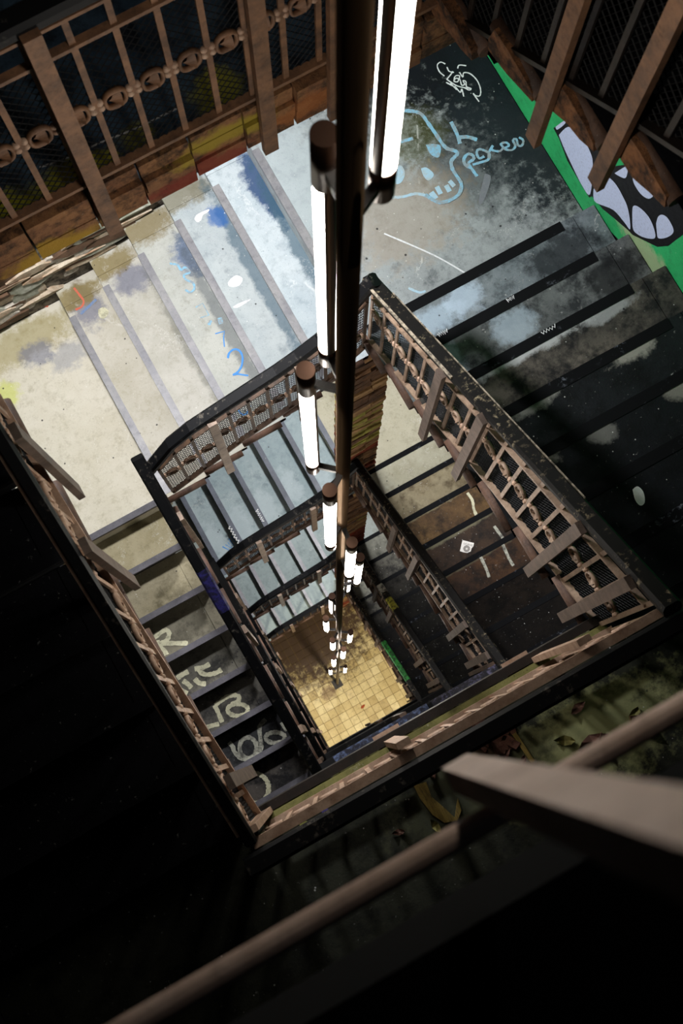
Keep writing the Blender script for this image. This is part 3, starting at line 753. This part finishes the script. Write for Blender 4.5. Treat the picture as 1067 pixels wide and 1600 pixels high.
for pts in ([(225, 300), (185, 265), (168, 215), (195, 190), (232, 205)], [(245, 228), (262, 262), (300, 272)], [(292, 262), (272, 292), (242, 328)], [(300, 330), (312, 300), (345, 300), (330, 345), (300, 340), (318, 318), (350, 330)],
            [(350, 330), (362, 372), (385, 365), (372, 338), (395, 345), (400, 385), (435, 400), (420, 412), (385, 395)], [(330, 240), (342, 214), (398, 218)],
            [(345, 270), (370, 308), (378, 275), (425, 280), (480, 330), (510, 400), (507, 455), (475, 458), (452, 440), (500, 505)],
            [(238, 350), (292, 378), (272, 356), (322, 408), (306, 380), (350, 430), (362, 404), (378, 464)], [(242, 325), (330, 380), (440, 400)]):
    stroke(T1s, pts, .0065, P_CHALK, z=-1.4, org=o_, sc=k_, name='marker_tag')
stroke(T1s, [(600, 365), (680, 400), (735, 432)], .008, P_CHALK, z=-1.4)
stroke(T0s, [(62, 262), (110, 245), (160, 222), (215, 200), (280, 168)], .006, P_CHALK, z=1.4)
stroke(T1s, [(638, 450), (655, 457), (665, 455)], .012, P_PALE, z=-1.4)

o_, k_ = (230, 400), 5.081
z3 = -2.45 + 3 * R_; z4 = -2.45 + 4 * R_
stroke(t_tl1[2], [(640, 812), (652, 770), (690, 742), (730, 752), (756, 800), (750, 870), (722, 918), (680, 946)], .011, P_BLUE2, z=z3, org=o_, sc=k_)
stroke(t_tl1[2], [(678, 945), (720, 938), (802, 950)], .010, P_BLUE2, z=z3, org=o_, sc=k_, curve=False)
stroke(t_tl1[2], [(540, 618), (613, 598), (606, 650), (613, 722)], .007, P_BLUE2, z=z3, org=o_, sc=k_, curve=False)
stroke(t_tl1[2], [(385, 408), (440, 376), (490, 470), (420, 492)], .007, P_BLUE, z=z3, org=o_, sc=k_, curve=False)
stroke(t_tl1[2], [(505, 512), (488, 548)], .014, P_BLUE, z=z3, org=o_, sc=k_)
stroke(t_tl1[2], [(575, 490), (588, 540)], .022, P_BLUE, z=z3, org=o_, sc=k_)
stroke(t_tl1[2], [(178, 60), (240, 72), (268, 112), (300, 92), (340, 130), (292, 152), (312, 192), (360, 212), (376, 258), (342, 290), (302, 268)], .012, P_BLUE, z=z3, org=o_, sc=k_)
stroke(t_tl1[2], [(715, 1208), (750, 1256), (790, 1250), (816, 1188)], .010, P_BLUE2, z=z3, org=o_, sc=k_)
blot(t_tl1[3], [(640, 215), (665, 180), (710, 155), (757, 180), (735, 230), (690, 246), (650, 240)], P_WHITE, z=z4, org=o_, sc=k_)
blot(t_tl1[3], [(678, 405), (740, 370), (822, 344), (742, 400), (700, 414)], P_CHALK, z=z4, org=o_, sc=k_)
blot(t_tl1[3], [(338, 580), (360, 540), (430, 502), (482, 485), (470, 512), (422, 540), (402, 590), (366, 610)], P_WHITE, z=z4, org=(250, 250), sc=6.276)
stroke(t_tl1[0], [(310, 1025), (345, 1070), (372, 1110), (360, 1146), (320, 1166)], .012, P_RED, z=-2.45 + R_, org=(40, 200), sc=4.104)
stroke(t_tl1[0], [(352, 1192), (400, 1150), (452, 1100)], .016, paint('dull_blue_paint', '#5f7ba6', '#8d8f88', .4), z=-2.45 + R_, org=(40, 200), sc=4.104)
blot(t_tl1[0], [(465, 1165), (500, 1150), (535, 1180), (500, 1225), (470, 1205)], P_CREAM, z=-2.45 + R_, org=(40, 200), sc=4.104)
stroke(L1s, [(105, 1128), (125, 1140), (145, 1138)], .02, P_RED, z=-2.45, org=(40, 200), sc=4.104)

o_, k_ = (220, 960), 4.104
LB = lambda j: (t_lb1[7 - j], -2.45 - j * R_)
tr, z = LB(3)
for pts in ([(72, 162), (130, 116), (162, 100), (182, 122), (166, 166), (122, 186), (92, 182)], [(106, 166), (116, 200), (150, 230), (166, 260)], [(120, 186), (200, 185), (302, 185)]):
    stroke(tr, pts, .028, P_CREAM, z=z, org=o_, sc=k_)
tr, z = LB(4)
for pts in ([(232, 410), (268, 385), (305, 366)], [(270, 425), (300, 445), (325, 472)], [(345, 412), (375, 440), (418, 446)], [(362, 335), (385, 372), (425, 386), (480, 376), (518, 354)], [(345, 350), (400, 340), (442, 318)], [(255, 488), (298, 510)]):
    stroke(tr, pts, .03, P_CREAM, z=z, org=o_, sc=k_)
tr, z = LB(5)
for pts in ([(475, 582), (510, 558), (555, 528), (605, 518), (632, 532), (618, 560), (580, 578)], [(472, 582), (492, 620), (522, 692)], ring_pts(622, 612, 66, 38), [(412, 728), (460, 712), (502, 702)]):
    stroke(tr, pts, .028, P_CREAM, z=z, org=o_, sc=k_)
tr, z = LB(6)
for pts in ([(565, 820), (590, 850), (600, 880), (640, 922), (692, 930)], ring_pts(688, 855, 55, 66), [(800, 672), (762, 720), (766, 790), (772, 860), (742, 918)], ring_pts(862, 790, 62, 34), [(905, 690), (940, 745)]):
    stroke(tr, pts, .028, P_CREAM2, z=z, org=o_, sc=k_)
tr, z = LB(7)
stroke(tr, ring_pts(730, 1115, 90, 95, 20), .03, P_CREAM, z=z, org=o_, sc=k_)

# black and bluish white letters on the green wall
o_, k_ = (840, 170), 4.7
xw = XO - .006
gw = bpy.data.objects['paint_coat']
blot(wall_right, [(118, 140), (240, 80), (340, 200), (470, 290), (560, 420), (650, 410), (720, 440), (900, 590), (1040, 690), (1100, 720), (1100, 900), (1010, 965), (960, 1005), (880, 1012), (700, 925), (660, 885), (560, 800), (480, 735), (400, 640), (380, 650), (300, 520), (220, 380), (160, 220)], P_BLACK, x=xw, org=o_, sc=k_, lift=.002, curve=False)
for pts in ([(160, 190), (230, 130), (320, 190), (380, 290), (410, 400), (390, 625), (330, 560), (260, 420), (200, 290)], [(135, 130), (200, 85), (206, 106), (150, 150)],
            [(415, 590), (450, 530), (510, 498), (570, 540), (630, 640), (670, 740), (685, 880), (640, 830), (560, 740), (440, 690), (415, 650)],
            [(700, 800), (705, 715), (750, 720), (820, 790), (860, 880), (866, 946), (800, 946), (740, 920), (705, 880)], [(875, 840), (890, 790), (920, 775), (960, 800), (1002, 880), (990, 920), (940, 946), (890, 946), (880, 900)],
            [(570, 470), (650, 422), (668, 440), (650, 505), (600, 490)], [(700, 470), (760, 510), (860, 580), (862, 625), (820, 658), (760, 620), (710, 540)], [(900, 610), (960, 650), (1020, 690), (1000, 705), (940, 670)]):
    blot(wall_right, pts, P_WALLWHITE, x=xw, org=o_, sc=k_, lift=.004)

# small tags on nosings
for par, p0, p1, h, z, sd in ((t_tr1[1], (684, 524), (699, 517), 7, -1.4 + 2 * R_, 1), (t_tr1[1], (792, 470), (803, 464), 6, -1.4 + 2 * R_, 2), (t_tr1[2], (846, 521), (868, 509), 6, -1.4 + 3 * R_, 3)):
    scribble(par, p0, p1, h, P_CHALK, z + .004, .005, 5, sd)
blot(t_tr1[5], [(988, 765), (996, 760), (1005, 769), (1007, 785), (1000, 790), (992, 781)], P_WHITE, z=-1.4 + 6 * R_)
f2 = [o for o in bpy.data.objects if o.get('label', '').startswith('bluish grey flight')][0]
tl2_t = [o for o in f2.children if o.name.startswith('tread')]
zz = -2.45 - H
for i, p0, p1 in ((1, (358, 823), (374, 850)), (2, (401, 797), (411, 815))):
    scribble(tl2_t[i], p0, p1, 5, P_WHITE, zz + (i + 1) * R_ + .004, .01, 6, i)
scribble(tl2_t[0], (352, 858), (366, 842), 14, P_BLUE2, zz + R_, .012, 4, 9)
for i, p in ((0, [(326, 722), (350, 706), (366, 704), (360, 716), (332, 730)]), (1, [(370, 712), (395, 700), (408, 716), (380, 728)])):
    blot(tl2_t[i], p, P_CHALK, z=zz + (i + 1) * R_)
for i, pts in ((3, [(730, 770), (738, 782), (740, 795), (745, 806)]), (3, [(742, 800), (747, 812)]), (2, [(700, 778), (712, 790), (716, 800)]), (4, [(772, 822), (785, 840), (792, 846)]), (5, [(785, 850), (795, 872), (802, 884)]), (5, [(750, 868), (760, 890), (764, 902)])):
    stroke(t_tr2[i - 1] if i - 1 < len(t_tr2) else t_tr2[-1], pts, .022, P_CREAM2 if i > 3 else P_CREAM, z=-1.4 - H + i * R_)

# sticker on the rust stained flight
zs = -1.4 - H + 4 * R_
c = px_on(729, 854, z=zs)
st = thing('sticker', 'white torn sticker with a grey ring and letters on a rusty tread', 'sticker', tuple(c))
o_, k_ = (700, 820), 13.34
blot(st, [(300, 320), (540, 380), (525, 450), (490, 490), (470, 555), (400, 585), (320, 575), (245, 550)], plain('sticker_paper', '#e6e3dc', .5), z=zs, org=o_, sc=k_, name='paper', curve=False, lift=.003)
stroke(st, ring_pts(385, 500, 48, 46, 20), .017, plain('grey_print', '#8b8781', .5), z=zs, org=o_, sc=k_, name='printed_ring', lift=.004)
a = px_on(o_[0] + 320 / k_, o_[1] + 408 / k_, z=zs); b = px_on(o_[0] + 500 / k_, o_[1] + 452 / k_, z=zs)
cu = bpy.data.curves.new('lettering', 'FONT'); cu.body = 'UCKNS'; cu.size = .045
cu.materials.append(plain('dark_print', '#3a3836', .5))
tx = bpy.data.objects.new('lettering', cu); COL.objects.link(tx); tx.parent = st
tx.location = Vector(a) - Vector(c) + Vector((0, 0, .0045)); tx.rotation_euler = (0, 0, math.atan2(b[1] - a[1], b[0] - a[0]))
bpy.context.view_layer.update()
if tx.dimensions.x > 0: tx.scale = (float(np.linalg.norm(b - a)) / tx.dimensions.x,) * 2 + (1,)
bpy.context.view_layer.update()
me_t = bpy.data.meshes.new_from_object(tx.evaluated_get(bpy.context.evaluated_depsgraph_get()))
lt = bpy.data.objects.new('lettering', me_t); COL.objects.link(lt); lt.parent = st; lt.location = tx.location; lt.rotation_euler = tx.rotation_euler; lt.scale = tx.scale
bpy.data.objects.remove(tx); lt.name = 'lettering'

def band(label, s0, s1, mat, v0=.97, name='paint_band'):
    t_, Pt_, hn = RAIL[label]
    prof = [(-.033, -.013), (-.027, -.02), (.027, -.02), (.033, -.013), (.033, .011), (.023, .0255), (-.023, .0255), (-.033, .011)]
    build(name, MB().sweep([Pt_(s0 + (s1 - s0) * i / 4, v0, hn) for i in range(5)], prof), mat, t_)
yy = lambda a, b: 1.69 - px_on(a, b, x=1.46)[1]
band('railing on the right hand flight of the fourth turn down', yy(600, 1003), yy(641, 1062), paint('green_paint_band', '#2c9a3c', '#123018', .6))
band('railing on the right hand flight of the third turn down', yy(608, 935), yy(620, 952), paint('yellow_paint_band', '#b9b53a', '#4a4718', .6))
band('railing on the right hand flight of the third turn down', yy(596, 908), yy(604, 920), paint('white_paint_band', '#c9c9bb', '#4a4a44', .6))
band('level railing across the lower side on the second turn down', .12, .75, paint('blue_paint_band', '#5f7096', '#1b1d2c', .7))
band('level railing across the lower side on the second turn down', .78, 1.22, paint('lilac_paint_band', '#6f6c8c', '#191820', .75))
band('railing with black handrail beside the sprayed letter flight', .5, .72, paint('violet_paint_band', '#2a2766', '#101020', .6))

t_, Pt_, hn = RAIL['railing with two long hanging posts climbing from the grey landing to the dark right corner']
m_ws = paint('cream_worn_edge', '#a89c88', '#2a251f', .55)
for nn, s0, s1, w2 in ((.030, .02, .62, .011), (-.030, .1, 1.3, .004)):
    build('worn_edge', MB().sweep([Pt_(s0 + (s1 - s0) * i / 6, 1.002, nn) for i in range(7)], [(-w2 / 2, -.006), (w2 / 2, -.006), (w2 / 2, .002), (-w2 / 2, .002)]), m_ws, t_)
t_, Pt_, hn = RAIL['railing of the black left flight, seen steeply from above with three hanging posts']
build('worn_edge', MB().sweep([Pt_(1.7 * i / 6, .985, -.018) for i in range(7)], [(-.005, -.006), (.005, -.006), (.005, .004), (-.005, .004)]), M_IRON_PALE, t_)

# brackets of the level railing reaching into the well
br = [o for o in bpy.data.objects if o.get('label', '').startswith('long level railing')][0]
for px_ in (.54, 1.10):
    build('bracket', MB().box(px_ - .05, px_ + .06, .03, .085, -.19, -.175), M_IRON_PALE, br)

# ------------------------------------------------------------------ leaves and scraps on the dark landing
def leaf(px, py, size, mat, label, ang, z=0.0, group='dry leaves on the dark landing'):
    p = px_on(px, py, z=z)
    mb = MB(); vs = []
    half_ = [(-.5, 0), (-.3, .17), (0, .24), (.25, .15), (.5, 0)]
    for i, (a, b) in enumerate(half_): vs.append((a * size, b * size, .012 + .01 * math.sin(i * 2.1)))
    for i, (a, b) in enumerate(half_): vs.append((a * size, 0, .006))
    for i, (a, b) in enumerate(half_): vs.append((a * size, -b * size, .014 + .008 * math.cos(i * 1.7)))
    fs = []
    for i in range(4): fs += [(i, i + 1, 6 + i, 5 + i), (5 + i, 6 + i, 11 + i, 10 + i)]
    o = build('dry_leaf', mb.add(vs, fs), mat, None, (p[0], p[1], z), (0, 0, ang))
    return tag(o, label, 'leaf', group)
lm = [surface('dry_leaf_pink', '#8a6355', '#5f4237', '#241712', .3, .7, .2, scale=4), surface('dry_leaf_yellow', '#8f8a4c', '#6b6434', '#2b2712', .3, .7, .2, scale=4)]
LV = [(926, 1160, .13, 0, 'large pinkish dry leaf on the dark landing beyond the blurred bar'), (943, 1163, .09, 0, 'second pinkish leaf touching the large one on the dark landing'),
      (881, 1157, .08, 1, 'round yellow leaf on the dark landing'), (990, 1122, .09, 1, 'yellow leaf near the right edge on the dark landing'), (1004, 1133, .12, 0, 'brown curled leaf near the right edge beside a yellow one'),
      (902, 1106, .07, 0, 'small brown leaf close to the level railing'), (672, 1203, .07, 0, 'upright brown leaf beside the blurred post tip'), (622, 1300, .05, 0, 'lone tiny leaf lowest on the dark landing'),
      (817, 1190, .05, 0, 'small leaf next to the yellow stick'), (727, 1172, .05, 0, 'small leaf at the rubble edge'), (788, 1180, .06, 0, 'leaf between the rubble and the yellow stick'), (680, 1290, .06, 1, 'yellow green leaf by the worn board scrap')]
for i, (a, b, s_, mi, lb_) in enumerate(LV): leaf(a, b, s_, lm[mi], lb_, i * 1.3)
leaf(567, 1104, .09, surface('orange_leaf', '#b5532a', '#8a3c1e', '#4a2010', .2, .7, .2, scale=4), 'orange red leaf lying on the cream floor tiles', .3, Z0 + .004, None)
rr_ = random.Random(8)
rub = surface('crushed_brick', '#6a4638', '#4a2f26', '#1c110d', .3, .9, .6, scale=4)
for i in range(26):
    p = px_on(rr_.uniform(742, 800), 1128 + rr_.uniform(0, 44), z=0)
    s_ = rr_.uniform(.008, .024)
    mb = MB().box(-s_, s_, -s_ * .7, s_ * .7, 0, s_ * .7)
    mb.v = [(a + rr_.uniform(-.3, .3) * s_, b + rr_.uniform(-.3, .3) * s_, max(0, c + rr_.uniform(-.1, .2) * s_)) for a, b, c in mb.v]
    tag(build('brick_fragment', mb, rub, None, (p[0], p[1], 0), (0, 0, rr_.uniform(0, 3))), 'small reddish crumb in the brick rubble on the dark landing', 'rubble', 'brick crumbs on the dark landing')
wd_m = surface('yellow_bare_wood', '#8f7a3a', '#6a5826', '#241c0c', .35, .7, .4, scale=3, stretch=(6, 1, 1))
a = Vector(px_on(803, 1146, z=.01)); b = Vector(px_on(832, 1191, z=.01))
tag(build('stick', MB().bar((0, 0, 0), b - a, (0, 0, 1), .012, .016), wd_m, None, a), 'thin yellow stick lying on the dark landing past the rubble', 'stick')
o_, k_ = (600, 1100), 2.285
pl = [(105, 292), (150, 278), (168, 330), (212, 368), (252, 405), (262, 335), (275, 380), (262, 415), (215, 424), (172, 395), (130, 340)]
c = px_on(600 + 180 / k_, 1100 + 350 / k_, z=0)
ws = [px_on(600 + x / k_, 1100 + y / k_, z=.0) - c for x, y in pl]
tag(build('board_scrap', MB().prism([(p[0], p[1]) for p in ws], 0, .008), wd_m, None, tuple(c)), 'worn yellowish board scrap with a curved end on the dark landing', 'board')
blot(B1s, ring_pts(508, 1267, 6, 5, 9)[:-1], P_PURPLE, z=0)
blot(B1s, [(468, 1288), (480, 1283), (476, 1300), (470, 1310)], paint('yellow_paint_smear', '#8f8f4c', '#3a3a24', .3), z=0)

# ------------------------------------------------------------------ ceiling lamps under the landings above each turn
def ceiling_lamp(x, y, z, watts, col, label, rad=.16):
    t = thing('ceiling_lamp', label, 'lamp', (x, y, z), 'round ceiling lamps under the landings')
    build('base', MB().cyl((0, 0, 0), (0, 0, -.03), rad + .02, 24), M_IRON_DARK, t, smooth=True)
    g = plain('opal_glass_%d' % int(watts), '#ffffff', .4, 0, None, 0, 4.0)
    build('glass', MB().cyl((0, 0, -.03), (0, 0, -.07), rad, 24, rad * .85), g, t, smooth=True)
    ld = bpy.data.lights.new('lamp_light', 'AREA'); ld.shape = 'DISK'; ld.size = rad * 1.7; ld.energy = watts; ld.color = col
    lo_ = bpy.data.objects.new('lamp_light', ld); COL.objects.link(lo_); lo_.parent = t; lo_.location = (0, 0, -.075)
CL = (.985, .975, 1.0)
ceiling_lamp(.40, 2.55, 1.195, 132, CL, 'round ceiling lamp under the top left landing, out of sight from above')
ceiling_lamp(1.66, 2.40, -1.605, 135, CL, 'round ceiling lamp under the grey landing beside the pier')
ceiling_lamp(1.66, 2.40, -1.605 - H, 150, CL, 'round ceiling lamp under the pale landing on the second turn')
ceiling_lamp(1.66, 2.40, -1.605 - 2 * H, 150, CL, 'round ceiling lamp under the pale landing on the third turn')
ceiling_lamp(1.0, -.55, -3 * H - .205, 125, (1, .9, .7), 'round ceiling lamp over the tiled ground floor')
